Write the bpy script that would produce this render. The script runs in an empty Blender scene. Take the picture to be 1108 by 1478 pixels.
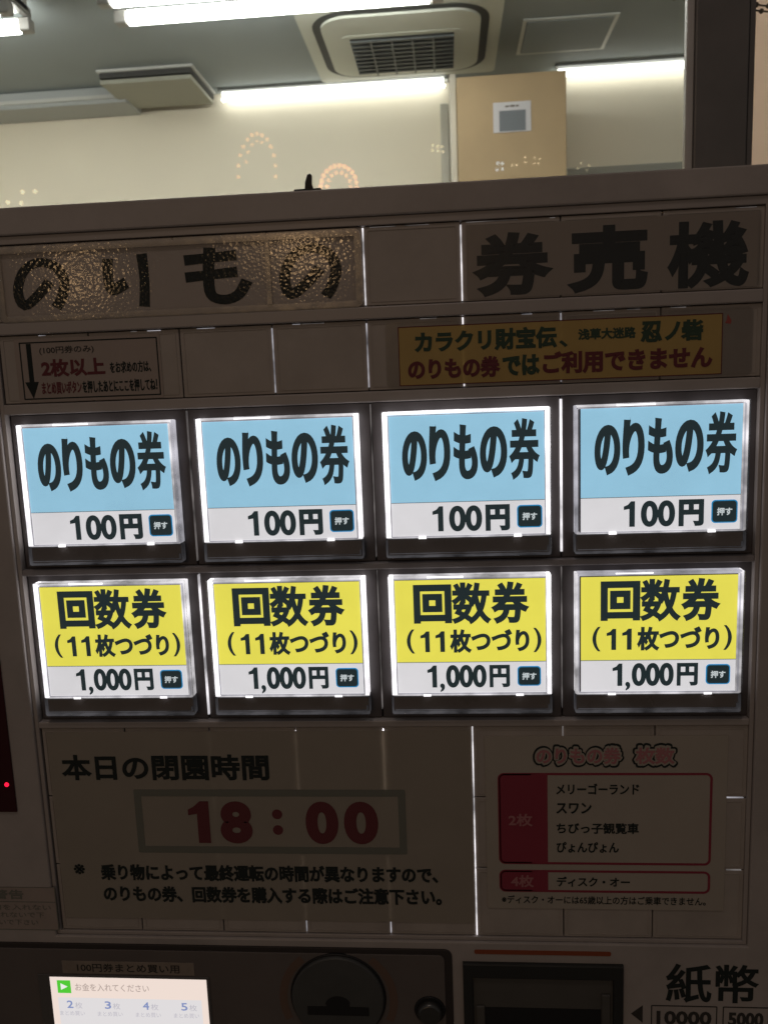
import bpy, bmesh, math, random
from mathutils import Vector, Matrix
random.seed(7)
SC = bpy.context.scene
COL = SC.collection
H0 = 1.445                      # height of the face origin above the pavement, metres

# ------------------------------------------------------------------ camera
F_PX, YAW, PIT, ROL = 1200.0, 0.08218, -0.15803, -0.03869
CAM = Vector((0.27079, -0.49518, 0.05525 + H0))
fw = Vector((-math.sin(YAW)*math.cos(PIT), math.cos(YAW)*math.cos(PIT), math.sin(PIT)))
rt = Vector((math.cos(YAW), math.sin(YAW), 0.0))
up = rt.cross(fw)
r2 = rt*math.cos(ROL) + up*math.sin(ROL)
u2 = -rt*math.sin(ROL) + up*math.cos(ROL)
cd = bpy.data.cameras.new('camera')
cam = bpy.data.objects.new('camera', cd); COL.objects.link(cam)
m3 = Matrix((r2, u2, -fw)).transposed()
cam.matrix_world = Matrix.Translation(CAM) @ m3.to_4x4()
cd.sensor_fit = 'VERTICAL'; cd.sensor_height = 24.0; cd.lens = F_PX/1478*24.0
cd.clip_start = 0.01; cd.clip_end = 200
cd.dof.use_dof = True; cd.dof.focus_distance = 0.5; cd.dof.aperture_fstop = 13.0
SC.camera = cam
SC.render.resolution_x = 767; SC.render.resolution_y = 1024

# ------------------------------------------------------------------ world, exposure
w = bpy.data.worlds.new('World'); SC.world = w; w.use_nodes = True
bg = w.node_tree.nodes['Background']
bg.inputs[0].default_value = (1.0, 0.925, 0.90, 1); bg.inputs[1].default_value = 0.057
SC.view_settings.view_transform = 'Standard'; SC.view_settings.look = 'None'
SC.view_settings.exposure = 0; SC.view_settings.gamma = 1
SC.cycles.use_denoising = True
SC.cycles.max_bounces = 10; SC.cycles.transparent_max_bounces = 24
SC.cycles.caustics_reflective = False; SC.cycles.caustics_refractive = False

# ------------------------------------------------------------------ lights out of doors: an added fill light and warm park lamps
def area(name, loc, target, size, power, col):
    l = bpy.data.lights.new(name, 'AREA'); l.shape = 'DISK'; l.size = size; l.energy = power; l.color = col
    o = bpy.data.objects.new(name, l); COL.objects.link(o); o.location = loc
    d = Vector(target) - Vector(loc); o.rotation_euler = d.to_track_quat('-Z', 'Y').to_euler()
    return o
area('canopy_lamp', (0.10, -0.72, H0 + 1.28), (0.22, 0, H0 + 0.10), 0.18, 1.15, (1.0, 0.80, 0.70))  # soft fill added above the machine so the face brightens towards its header

def rayp(px, py):
    return fw*F_PX + r2*(px-554) - u2*(py-739)
def at_y(px, py, y):
    d = rayp(px, py); return CAM + d*((y-CAM.y)/d.y)
def at_z(px, py, z):
    d = rayp(px, py); return CAM + d*((z-CAM.z)/d.z)
def point_lamp(name, px, py, dist, power, rad):
    # a warm lamp standing where its mirror image in the film is seen
    d = rayp(px, py).normalized(); hit = CAM + d*((0-CAM.y)/d.y)
    p = hit + Vector((d.x, -d.y, d.z))*dist
    l = bpy.data.lights.new(name, 'POINT'); l.energy = power; l.shadow_soft_size = rad; l.color = (1.0, 0.62, 0.30)
    o = bpy.data.objects.new(name, l); COL.objects.link(o); o.location = p
point_lamp('park_lamp', 442, 352, 6.0, 22, 0.09)
point_lamp('park_lamp', 118, 398, 7.5, 17, 0.07)
point_lamp('park_lamp', 372, 340, 9.0, 14, 0.08)

# ------------------------------------------------------------------ materials
def mat(name, col, rough=0.6, metal=0.0, mott=0.0, mscale=30.0, bump=0.0, bscale=400.0, emit=0.0, ecol=None, spec=0.5, trans=0.0, coat=0.0):
    m = bpy.data.materials.new(name); m.use_nodes = True
    nt = m.node_tree; N = nt.nodes; L = nt.links
    b = N['Principled BSDF']
    b.inputs['Base Color'].default_value = (*col, 1)
    b.inputs['Roughness'].default_value = rough; b.inputs['Metallic'].default_value = metal
    b.inputs['Specular IOR Level'].default_value = spec
    b.inputs['Coat Weight'].default_value = coat
    tc = N.new('ShaderNodeTexCoord')
    colout = None
    if mott > 0:
        n = N.new('ShaderNodeTexNoise'); n.inputs['Scale'].default_value = mscale; n.inputs['Detail'].default_value = 8
        n.inputs['Roughness'].default_value = 0.65
        oi = N.new('ShaderNodeObjectInfo'); av = N.new('ShaderNodeVectorMath'); av.operation = 'MULTIPLY_ADD'
        av.inputs[1].default_value = (1, 1, 1); L.new(tc.outputs['Object'], av.inputs[0]); L.new(oi.outputs['Random'], av.inputs[2])
        L.new(av.outputs['Vector'], n.inputs['Vector'])
        r = N.new('ShaderNodeMapRange'); r.inputs['From Min'].default_value = 0.3; r.inputs['From Max'].default_value = 0.7
        r.inputs['To Min'].default_value = 1-mott; r.inputs['To Max'].default_value = 1+mott*0.6
        L.new(n.outputs['Fac'], r.inputs['Value'])
        v = N.new('ShaderNodeVectorMath'); v.operation = 'SCALE'; v.inputs[0].default_value = col
        L.new(r.outputs['Result'], v.inputs['Scale']); L.new(v.outputs['Vector'], b.inputs['Base Color'])
        rr = N.new('ShaderNodeMapRange'); rr.inputs['To Min'].default_value = max(0.02, rough-0.12); rr.inputs['To Max'].default_value = min(1, rough+0.12)
        L.new(n.outputs['Fac'], rr.inputs['Value']); L.new(rr.outputs['Result'], b.inputs['Roughness'])
        if emit > 0:
            v2 = N.new('ShaderNodeVectorMath'); v2.operation = 'SCALE'; v2.inputs[0].default_value = ecol or col
            L.new(r.outputs['Result'], v2.inputs['Scale']); L.new(v2.outputs['Vector'], b.inputs['Emission Color'])
    if bump > 0:
        n = N.new('ShaderNodeTexNoise'); n.inputs['Scale'].default_value = bscale; n.inputs['Detail'].default_value = 3
        L.new(tc.outputs['Object'], n.inputs['Vector'])
        bp = N.new('ShaderNodeBump'); bp.inputs['Strength'].default_value = bump; bp.inputs['Distance'].default_value = 0.0006
        L.new(n.outputs['Fac'], bp.inputs['Height']); L.new(bp.outputs['Normal'], b.inputs['Normal'])
    if emit > 0:
        if mott <= 0: b.inputs['Emission Color'].default_value = (*(ecol or col), 1)
        b.inputs['Emission Strength'].default_value = emit
    if trans > 0:
        t = N.new('ShaderNodeBsdfTranslucent'); t.inputs['Color'].default_value = (*col, 1)
        mx = N.new('ShaderNodeMixShader'); mx.inputs[0].default_value = trans
        L.new(b.outputs[0], mx.inputs[1]); L.new(t.outputs[0], mx.inputs[2]); L.new(mx.outputs[0], N['Material Output'].inputs['Surface'])
    return m

def clear(name, rough=0.05, tint=(1, 1, 1), gl=1.0, bump=0.0, bscale=900.0, haze=0.0, ior=1.45, bdist=0.0008):
    m = bpy.data.materials.new(name); m.use_nodes = True
    nt = m.node_tree; N = nt.nodes; L = nt.links; N.remove(N['Principled BSDF'])
    t = N.new('ShaderNodeBsdfTransparent'); t.inputs[0].default_value = (*tint, 1)
    g = N.new('ShaderNodeBsdfGlossy'); g.inputs['Roughness'].default_value = rough
    f = N.new('ShaderNodeFresnel'); f.inputs['IOR'].default_value = ior
    mul = N.new('ShaderNodeMath'); mul.operation = 'MULTIPLY'; mul.inputs[1].default_value = gl; mul.use_clamp = True
    mx = N.new('ShaderNodeMixShader'); out = N['Material Output']
    if bump > 0:
        tc = N.new('ShaderNodeTexCoord')
        n = N.new('ShaderNodeTexVoronoi'); n.inputs['Scale'].default_value = bscale; n.feature = 'SMOOTH_F1'
        L.new(tc.outputs['Object'], n.inputs['Vector'])
        n2 = N.new('ShaderNodeTexNoise'); n2.inputs['Scale'].default_value = bscale*0.12; n2.inputs['Detail'].default_value = 6
        L.new(tc.outputs['Object'], n2.inputs['Vector'])
        sc_ = N.new('ShaderNodeMath'); sc_.operation = 'MULTIPLY'; sc_.inputs[1].default_value = 1.2
        ad = N.new('ShaderNodeMath'); ad.operation = 'ADD'; L.new(n.outputs['Distance'], ad.inputs[0]); L.new(n2.outputs['Fac'], sc_.inputs[0]); L.new(sc_.outputs[0], ad.inputs[1])
        bp = N.new('ShaderNodeBump'); bp.inputs['Strength'].default_value = bump; bp.inputs['Distance'].default_value = bdist
        L.new(ad.outputs[0], bp.inputs['Height']); L.new(bp.outputs['Normal'], g.inputs['Normal'])
    L.new(f.outputs[0], mul.inputs[0]); L.new(mul.outputs[0], mx.inputs[0])
    L.new(t.outputs[0], mx.inputs[1]); L.new(g.outputs[0], mx.inputs[2])
    if haze > 0:
        d = N.new('ShaderNodeBsdfDiffuse'); d.inputs[0].default_value = (0.75, 0.75, 0.75, 1)
        m2 = N.new('ShaderNodeMixShader'); m2.inputs[0].default_value = haze
        L.new(mx.outputs[0], m2.inputs[1]); L.new(d.outputs[0], m2.inputs[2]); L.new(m2.outputs[0], out.inputs['Surface'])
    else:
        L.new(mx.outputs[0], out.inputs['Surface'])
    return m

def glow(name, col, s, uneven=0.0):
    m = bpy.data.materials.new(name); m.use_nodes = True
    N = m.node_tree.nodes; L = m.node_tree.links; N.remove(N['Principled BSDF'])
    e = N.new('ShaderNodeEmission'); e.inputs[0].default_value = (*col, 1); e.inputs[1].default_value = s
    if uneven:
        tc = N.new('ShaderNodeTexCoord'); n = N.new('ShaderNodeTexNoise'); n.inputs['Scale'].default_value = 55; n.inputs['Detail'].default_value = 3
        r = N.new('ShaderNodeMapRange'); r.inputs['From Min'].default_value = 0.32; r.inputs['From Max'].default_value = 0.68
        r.inputs['To Min'].default_value = s*(1-uneven); r.inputs['To Max'].default_value = s*(1+uneven)
        L.new(tc.outputs['Object'], n.inputs['Vector']); L.new(n.outputs['Fac'], r.inputs['Value']); L.new(r.outputs['Result'], e.inputs[1])
    L.new(e.outputs[0], N['Material Output'].inputs['Surface'])
    return m

M = {
 'shell':  mat('beige_enamel', (0.42, 0.38, 0.355), 0.45, mott=0.17, mscale=14, bump=0.12, bscale=1500),
 'rail':   mat('rail_plastic', (0.40, 0.36, 0.335), 0.38, mott=0.08, mscale=20),
 'plate':  mat('blank_plastic', (0.42, 0.375, 0.335), 0.5, mott=0.14, mscale=25, bump=0.08, bscale=1200),
 'well':   mat('dark_button_surround', (0.085, 0.075, 0.076), 0.5, mott=0.15, mscale=25),  # base colour darkened to carry the dim tone around the lit buttons
 'back':   mat('black_backing', (0.02, 0.018, 0.018), 0.8),
 'lower':  mat('brown_lower_panel', (0.14, 0.12, 0.11), 0.5, mott=0.12, mscale=12, bump=0.1, bscale=900),
 'gasket': mat('black_gasket', (0.035, 0.028, 0.026), 0.6),  # near-black, shows as a thin dark line around the coin panel
 'ink':    mat('black_ink', (0.026, 0.032, 0.030), 0.7, spec=0.12),
 'ink_s':  mat('faded_black_ink', (0.055, 0.052, 0.048), 0.7, spec=0.15),
 'red':    mat('crimson_ink', (0.15, 0.042, 0.047), 0.7, spec=0.15),
 'mag':    mat('magenta_ink', (0.27, 0.028, 0.052), 0.6, mott=0.06),
 'pink':   mat('pink_ink', (0.42, 0.17, 0.18), 0.6),
 'green':  mat('dark_green_ink', (0.05, 0.08, 0.055), 0.7, spec=0.15),
 'gline':  mat('grey_green_print', (0.17, 0.175, 0.145), 0.6),
 'paper':  mat('white_paper', (0.45, 0.405, 0.335), 0.7, mott=0.06, mscale=22, bump=0.8, bscale=22, trans=0.30),
 'paper2': mat('price_paper', (0.52, 0.47, 0.40), 0.7, mott=0.06, mscale=22, bump=0.6, bscale=26, trans=0.22),
 'paperh': mat('header_sheet', (0.50, 0.44, 0.39), 0.7, mott=0.05, mscale=40),
 'cream':  mat('cream_sticker', (0.36, 0.30, 0.265), 0.5, mott=0.08, mscale=40),
 'yellow': mat('ochre_sticker', (0.52, 0.36, 0.115), 0.45, mott=0.10, mscale=30, trans=0.12),
 'orange': mat('orange_print', (0.27, 0.06, 0.022), 0.6),
 'orange2': mat('orange_ring_print', (0.15, 0.095, 0.07), 0.6),
 'film':   clear('embossed_film', rough=0.09, gl=0.24, bump=1.0, bscale=560, haze=0.006, bdist=0.00006),
 'border': clear('film_border', rough=0.25, gl=1.3, bump=0.5, bscale=160, haze=0.10, bdist=0.0003),
 'film2':  clear('clear_film', rough=0.25, gl=0.8, bump=0.25, bscale=160, haze=0.015, bdist=0.0003),
 'acryl':  clear('clear_acrylic', rough=0.04, gl=0.9, haze=0.004),
 'acryl2': clear('acrylic_edge', rough=0.12, gl=2.0, haze=0.30),
 'tray':   mat('smoked_tray', (0.28, 0.255, 0.25), 0.3, mott=0.12, mscale=40),
 'cblue':  mat('backlit_blue_card', (0.30, 0.58, 0.75), 0.6, mott=0.08, mscale=20, emit=0.97, ecol=(0.30, 0.565, 0.74)),
 'cwhite': mat('backlit_white_card', (0.7, 0.7, 0.72), 0.6, mott=0.08, mscale=20, emit=0.95, ecol=(0.73, 0.72, 0.745)),
 'cyel':   mat('backlit_yellow_card', (0.77, 0.72, 0.11), 0.6, mott=0.08, mscale=20, emit=0.98, ecol=(0.80, 0.735, 0.095)),
 'cink':   mat('backlit_black_print', (0.02, 0.03, 0.032), 0.5, emit=1.0, ecol=(0.011, 0.021, 0.024)),
 'cline':  mat('backlit_divider', (0.1, 0.15, 0.16), 0.5, emit=1.0, ecol=(0.09, 0.13, 0.14)),
 'cblue2': mat('backlit_badge_rim', (0.03, 0.25, 0.5), 0.5, emit=1.0, ecol=(0.015, 0.20, 0.42)),
 'cwt':    mat('backlit_badge_text', (0.6, 0.65, 0.65), 0.5, emit=1.0, ecol=(0.52, 0.58, 0.60)),
 'g_hi':   glow('light_guide_bright', (1.0, 0.97, 1.0), 1.5, 0.3),
 'g_mid':  glow('light_guide_medium', (1.0, 0.965, 1.0), 0.66, 0.6),
 'g_lo':   glow('light_guide_dim', (0.92, 0.90, 1.0), 0.45, 0.5),
 'g_rim':  glow('tray_rim_glow', (0.95, 0.92, 1.0), 0.05, 0.7),
 's_hi':   glow('seam_light_bright', (1.0, 0.96, 1.0), 0.85, 0.65),
 's_mid':  glow('seam_light_medium', (0.9, 0.87, 0.95), 0.32, 0.8),
 's_lo':   glow('seam_light_dim', (0.8, 0.72, 0.7), 0.13, 0.8),
 's_back': glow('seam_light_behind_paper', (0.95, 0.92, 1.0), 4.0, 0.6),
 's_back2': glow('seam_light_behind_paper_dim', (0.95, 0.9, 0.95), 1.3, 0.7),
 'steel':  mat('brushed_steel', (0.13, 0.13, 0.125), 0.35, metal=0.8, mott=0.1, mscale=60),
 'dgrey':  mat('dark_grey_metal', (0.085, 0.088, 0.085), 0.5, metal=0.2, mott=0.15, mscale=30),
 'mid':    mat('slot_grey', (0.095, 0.09, 0.08), 0.5, mott=0.1, mscale=30),
 'black':  mat('black_plastic', (0.012, 0.012, 0.013), 0.5),
 'redp':   mat('dark_red_window', (0.045, 0.005, 0.008), 0.18),
 'led':    glow('red_led', (1.0, 0.012, 0.05), 1.6),
 'tape':   mat('label_tape', (0.30, 0.25, 0.205), 0.35, mott=0.15, mscale=60, bump=0.5, bscale=180),
}

# ------------------------------------------------------------------ geometry helpers (mm on the face: u right, v up, y away from camera)
class G:
    def __init__(s): s.bm = bmesh.new()
    def box(s, u0, u1, v0, v1, y0, y1, bev=0.0, seg=1):
        b = bmesh.new()
        bmesh.ops.create_cube(b, size=1)
        for q in b.verts:
            q.co = Vector(((u0+u1)/2+q.co.x*(u1-u0), (y0+y1)/2+q.co.y*(y1-y0), (v0+v1)/2+q.co.z*(v1-v0)))
        if bev > 0: bmesh.ops.bevel(b, geom=b.edges[:], offset=bev, segments=seg, affect='EDGES', profile=0.5)
        s._add(b); return s
    def ring(s, o, i, y0, y1, bev=0.0):
        b = bmesh.new()
        def loop(r, y): return [b.verts.new((x, y, z)) for x, z in ((r[0], r[2]), (r[1], r[2]), (r[1], r[3]), (r[0], r[3]))]
        of, inf, ob, ib = loop(o, y0), loop(i, y0), loop(o, y1), loop(i, y1)
        for k in range(4):
            j = (k+1) % 4
            b.faces.new((of[k], of[j], inf[j], inf[k])); b.faces.new((ob[j], ob[k], ib[k], ib[j]))
            b.faces.new((of[j], of[k], ob[k], ob[j])); b.faces.new((inf[k], inf[j], ib[j], ib[k]))
        bmesh.ops.recalc_face_normals(b, faces=b.faces)
        if bev > 0:
            es = [e for e in b.edges if abs(e.verts[0].co.y-y0) < 1e-6 and abs(e.verts[1].co.y-y0) < 1e-6 and len(e.link_faces) == 2 and abs(e.link_faces[0].normal.dot(e.link_faces[1].normal)) < .5]
            bmesh.ops.bevel(b, geom=es, offset=bev, segments=2, affect='EDGES', profile=0.5)
        s._add(b); return s
    def poly(s, pts, y0, y1, bev=0.0):
        b = bmesh.new()
        vs = [b.verts.new((x, y0, z)) for x, z in pts]
        f = b.faces.new(vs)
        r = bmesh.ops.extrude_face_region(b, geom=[f])
        for q in r['geom']:
            if isinstance(q, bmesh.types.BMVert): q.co.y = y1
        bmesh.ops.recalc_face_normals(b, faces=b.faces)
        if bev > 0:
            es = [e for e in b.edges if all(abs(q.co.y-y0) < 1e-6 for q in e.verts)]
            bmesh.ops.bevel(b, geom=es, offset=bev, segments=2, affect='EDGES', profile=0.5)
        s._add(b); return s
    def rrect(s, u0, u1, v0, v1, r, y0, y1, bev=0.0, n=5):
        return s.poly(rr_pts(u0, u1, v0, v1, r, n), y0, y1, bev)
    def rframe(s, u0, u1, v0, v1, r, wdt, y0, y1, n=6):
        o = rr_pts(u0, u1, v0, v1, r, n); i = rr_pts(u0+wdt, u1-wdt, v0+wdt, v1-wdt, max(r-wdt, 0.2), n)
        b = bmesh.new()
        A = [[b.verts.new((x, y, z)) for x, z in P] for P, y in ((o, y0), (i, y0), (o, y1), (i, y1))]
        k = len(o)
        for a in range(k):
            c = (a+1) % k
            b.faces.new((A[0][a], A[0][c], A[1][c], A[1][a])); b.faces.new((A[2][c], A[2][a], A[3][a], A[3][c]))
            b.faces.new((A[0][c], A[0][a], A[2][a], A[2][c])); b.faces.new((A[1][a], A[1][c], A[3][c], A[3][a]))
        bmesh.ops.recalc_face_normals(b, faces=b.faces)
        s._add(b); return s
    def tube(s, pts, r, n=10, caps=True):
        b = bmesh.new(); rings = []
        P = [Vector(p) for p in pts]
        for k, p in enumerate(P):
            t = (P[min(k+1, len(P)-1)] - P[max(k-1, 0)]).normalized()
            a = t.orthogonal().normalized() if k == 0 else (rings_a - t*rings_a.dot(t)).normalized()
            rings_a = a
            c = t.cross(a)
            rr = r[k] if isinstance(r, (list, tuple)) else r
            rings.append([b.verts.new(p + (a*math.cos(q*2*math.pi/n) + c*math.sin(q*2*math.pi/n))*rr) for q in range(n)])
        for k in range(len(rings)-1):
            for q in range(n):
                b.faces.new((rings[k][q], rings[k][(q+1) % n], rings[k+1][(q+1) % n], rings[k+1][q])).smooth = True
        if caps: b.faces.new(rings[0][::-1]); b.faces.new(rings[-1])
        bmesh.ops.recalc_face_normals(b, faces=b.faces)
        s._add(b); return s
    def sphere(s, c, r, n=12):
        b = bmesh.new(); bmesh.ops.create_uvsphere(b, u_segments=n, v_segments=n//2+1, radius=r)
        for q in b.verts: q.co += Vector(c)
        for f in b.faces: f.smooth = True
        s._add(b); return s
    def _add(s, b):
        me = bpy.data.meshes.new('t'); b.to_mesh(me); b.free(); s.bm.from_mesh(me); bpy.data.meshes.remove(me)
    def mesh(s, name, scale=0.001):
        for q in s.bm.verts: q.co *= scale
        me = bpy.data.meshes.new(name); s.bm.to_mesh(me); s.bm.free(); return me

def rr_pts(u0, u1, v0, v1, r, n=5):
    r = min(r, (u1-u0)/2*0.999, (v1-v0)/2*0.999); P = []
    for cx, cz, a in ((u1-r, v1-r, 0), (u0+r, v1-r, 90), (u0+r, v0+r, 180), (u1-r, v0+r, 270)):
        for k in range(n+1):
            t = math.radians(a + 90*k/n); P.append((cx+r*math.cos(t), cz+r*math.sin(t)))
    return P

def obj(name, g, m, parent=None, label=None):
    me = g if isinstance(g, bpy.types.Mesh) else g.mesh(name)
    if not me.materials: me.materials.append(m)
    o = bpy.data.objects.new(name, me); COL.objects.link(o)
    if parent: o.parent = parent
    else: o.location = FACE
    if label: o['label'] = label
    return o
FACE = Vector((0, 0, H0))
def thing(name, label, cat, loc, group=None):
    o = bpy.data.objects.new(name, None); COL.objects.link(o); o.location = loc
    o['label'] = label; o['category'] = cat
    o.empty_display_size = 0.02
    if group: o['group'] = group
    return o
def tag(o, label, cat, group=None):
    o['label'] = label; o['category'] = cat
    if group: o['group'] = group
    return o

# ---- lettering: font outlines squeezed to a measured box, then emboldened evenly in real millimetres
def outline(c):
    o = bpy.data.objects.new('t', c); COL.objects.link(o)
    dg = bpy.context.evaluated_depsgraph_get()
    return o, o.evaluated_get(dg), dg
def text(s, u0, u1, v0, v1, y, m, parent, off=0.0, bev=0.0, name='lettering', mm=None, res=None, halo=0.0):
    res = res or (7 if v1-v0 > 12 else 3)
    c = bpy.data.curves.new('t', 'FONT'); c.body = s; c.size = 1; c.resolution_u = 3
    o, e, dg = outline(c)
    cu = o.to_curve(dg, apply_modifiers=False).copy()
    o.to_curve_clear(); bpy.data.objects.remove(o); bpy.data.curves.remove(c)
    P = [p.co for sp in cu.splines for p in sp.bezier_points]
    x0, x1 = min(p.x for p in P), max(p.x for p in P); y0, y1 = min(p.y for p in P), max(p.y for p in P)
    em = (v1-v0)/(y1-y0)
    k = mm if mm is not None else (off+bev)*em*0.9
    u0 += halo; u1 -= halo; v0 += halo; v1 -= halo
    a, b = (u1-u0-2*k)/(x1-x0), (v1-v0-2*k)/(y1-y0)
    f = lambda q: Vector((u0+k+(q.x-x0)*a, v0+k+(q.y-y0)*b, 0))
    for sp in cu.splines:
        for p in sp.bezier_points:
            h1, h2, co = f(p.handle_left), f(p.handle_right), f(p.co)
            ty = (p.handle_left_type, p.handle_right_type)
            p.handle_left_type = p.handle_right_type = 'FREE'
            p.co = co; p.handle_left = h1; p.handle_right = h2
            p.handle_left_type, p.handle_right_type = ty
    cu.dimensions = '2D'; cu.fill_mode = 'BOTH'; cu.offset = 0; cu.bevel_depth = k; cu.bevel_resolution = 0; cu.resolution_u = res
    o, e, dg = outline(cu)
    me = bpy.data.meshes.new_from_object(e); me.materials.clear()
    bpy.data.objects.remove(o); bpy.data.curves.remove(cu)
    # keep the printed layer flat: drop the rear half, squash the relief to a film of ink
    bm = bmesh.new(); bm.from_mesh(me)
    bmesh.ops.delete(bm, geom=[q for q in bm.faces if q.calc_center_median().z < -1e-6], context='FACES')
    zt = max([q.co.z for q in bm.verts] + [1e-6])
    for q in bm.verts:
        q.co = Vector((q.co.x, y + 0.012*(1-q.co.z/zt), q.co.y))*0.001
    if halo > 0:                            # round outline: the same letters swept round a small circle
        base = bm.copy(); tmp = bpy.data.meshes.new('t')
        for a in range(16):
            b2 = base.copy(); t = a*math.pi/8
            for q in b2.verts: q.co += Vector((halo*math.cos(t), 0.001*(a+1), halo*math.sin(t)))*0.001
            b2.to_mesh(tmp); b2.free(); bm.from_mesh(tmp)
        base.free(); bpy.data.meshes.remove(tmp)
    bm.to_mesh(me); bm.free()
    me.name = name
    return obj(name, me, m, parent)

def one(parent, u0, u1, v0, v1, y, m, name='lettering', stem=0.50):
    # the figure 1: a stem with a slanted flag, no foot
    w_, h_ = u1-u0, v1-v0
    P = [(u1-w_*stem, v0), (u1, v0), (u1, v1), (u1-w_*stem*0.72, v1), (u1-w_*stem*1.25, v1-h_*0.13), (u0, v1-h_*0.20), (u0, v1-h_*0.335), (u1-w_*stem, v1-h_*0.30)]
    return obj(name, G().poly(P, y, y+0.02), m, parent)

def strokes(G_, lines, box, wdt, y0, y1):
    # a brush-lettered character: ribbons along smooth paths, square ends
    u0, u1, v0, v1 = box
    for L in lines:
        P = [Vector((x, -z, 0)) for x, z in L]
        Q = []
        for k in range(len(P)-1):
            a, b, c, d = P[max(k-1, 0)], P[k], P[k+1], P[min(k+2, len(P)-1)]
            for t in (0, .25, .5, .75):
                Q.append(0.5*((2*b)+(c-a)*t+(2*a-5*b+4*c-d)*t*t+(3*b-a-3*c+d)*t**3))
        Q.append(P[-1])
        lft, rgt = [], []
        for k, p in enumerate(Q):
            t = (Q[min(k+1, len(Q)-1)]-Q[max(k-1, 0)]).normalized(); n = Vector((-t.y, t.x, 0))
            e = 1 + 0.10*abs(2*k/(len(Q)-1)-1)
            lft.append(p+n*wdt/2*e); rgt.append(p-n*wdt/2*e)
        b = bmesh.new()
        X = lambda p, y: b.verts.new((u0+(u1-u0)*p.x, y, v1+(v1-v0)*p.y))
        A = [(X(l, y0), X(r, y0), X(l, y1), X(r, y1)) for l, r in zip(lft, rgt)]
        for k in range(len(A)-1):
            a, c = A[k], A[k+1]
            b.faces.new((a[0], a[1], c[1], c[0])); b.faces.new((a[0], c[0], c[2], a[2])); b.faces.new((c[1], a[1], a[3], c[3]))
        for a in (A[0], A[-1]): b.faces.new((a[0], a[1], a[3], a[2]))
        bmesh.ops.recalc_face_normals(b, faces=b.faces)
        G_._add(b)
        y0 += 0.02

# ================================================================== SETTING: pavement, room behind the window
def struct(name, g, m, scale=1.0):
    me = g.mesh(name, scale); me.materials.append(m)
    o = bpy.data.objects.new(name, me); COL.objects.link(o); o['kind'] = 'structure'; return o
YG = 0.36                                   # window glass
ZC = CAM.z + 1.405                          # ceiling height
YW = 3.76                                   # back wall
R_W = mat('room_wall_paint', (0.88, 0.81, 0.66), 0.8, mott=0.03, mscale=3)
R_C = mat('room_ceiling', (0.335, 0.375, 0.38), 0.75, mott=0.05, mscale=4)
R_F = mat('room_floor', (0.32, 0.30, 0.27), 0.6, mott=0.1, mscale=6)
struct('pavement', G().box(-3, 3.6, -0.1, 0.0, -4, YG-0.03), mat('concrete_paving', (0.25, 0.24, 0.22), 0.85, mott=0.2, mscale=8))
struct('floor', G().box(-2.6, 3.2, -0.06, 0.02, YG+0.05, YW), R_F)
struct('ceiling', G().box(-2.6, 3.2, ZC, ZC+0.1, YG-0.02, YW+0.1), R_C)
struct('wall_back', G().box(-2.6, 3.2, -0.06, ZC, YW, YW+0.1), R_W)
struct('wall_left', G().box(-2.7, -2.6, -0.06, ZC+0.1, YG+0.06, YW+0.1), R_W)
struct('wall_right', G().box(3.2, 3.3, -0.06, ZC+0.1, YG+0.06, YW+0.1), R_W)
struct('wall_front', G().box(-2.7, 3.3, 0.0, 1.0, YG-0.03, YG+0.05), mat('sill_wall', (0.30, 0.27, 0.24), 0.8, mott=0.1, mscale=5))

# window
win = thing('shop_window', 'large shop window behind the machine, looking into a lit office', 'window', (0.27, YG, 1.0))
def rel(o, parent):                         # keep world placement under a located empty
    o.parent = parent; o.matrix_parent_inverse = Matrix.Translation(-parent.location); return o
def wobj(name, g, m, parent=None, scale=1.0, label=None):
    me = g.mesh(name, scale); me.materials.append(m)
    o = bpy.data.objects.new(name, me); COL.objects.link(o)
    if parent:
        for q in me.vertices: q.co -= parent.location
        o.parent = parent
    if label: o['label'] = label
    return o
mx0 = at_y(990, 120, YG-0.014).x; mx1 = at_y(1083, 120, YG-0.014).x
glassm = clear('window_glass', rough=0.0, gl=1.0, tint=(0.97, 0.985, 0.975))
wobj('pane', G().box(-2.6, mx0+0.012, 1.0, ZC-0.02, YG-0.003, YG+0.003), glassm, win)
wobj('pane', G().box(mx1-0.012, 3.2, 1.0, ZC-0.02, YG-0.003, YG+0.003), glassm, win)
alu = mat('dark_bronze_aluminium', (0.20, 0.19, 0.18), 0.4, metal=0.35, mott=0.08, mscale=20)
alu2 = mat('grey_aluminium', (0.62, 0.60, 0.57), 0.4, metal=0.3, mott=0.08, mscale=20)
wobj('mullion', G().box(mx0+0.007, mx0+0.055, 1.0, ZC-0.02, YG-0.016, YG-0.0035, 0.0015, 2), alu, win)
wobj('mullion_groove', G().box(mx0+0.055, mx0+0.0585, 1.0, ZC-0.02, YG-0.008, YG-0.0035), M['black'], win)
wobj('mullion_lip', G().box(mx0, mx0+0.007, 1.0, ZC-0.02, YG-0.013, YG-0.0035, 0.001, 2), alu2, win)
wobj('mullion_cap', G().box(mx0+0.0585, mx1, 1.0, ZC-0.02, YG-0.014, YG-0.0035, 0.002, 2), alu, win)
blind = wobj('roller_blind', G().box(mx1-0.03, 1.4, 1.0, ZC-0.03, YG+0.05, YG+0.0515), mat('peach_blind_cloth', (0.96, 0.82, 0.72), 0.8, mott=0.04, mscale=4, trans=0.75))
tag(blind, 'pale peach blind behind the narrow window pane right of the dark post', 'blind')

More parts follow.
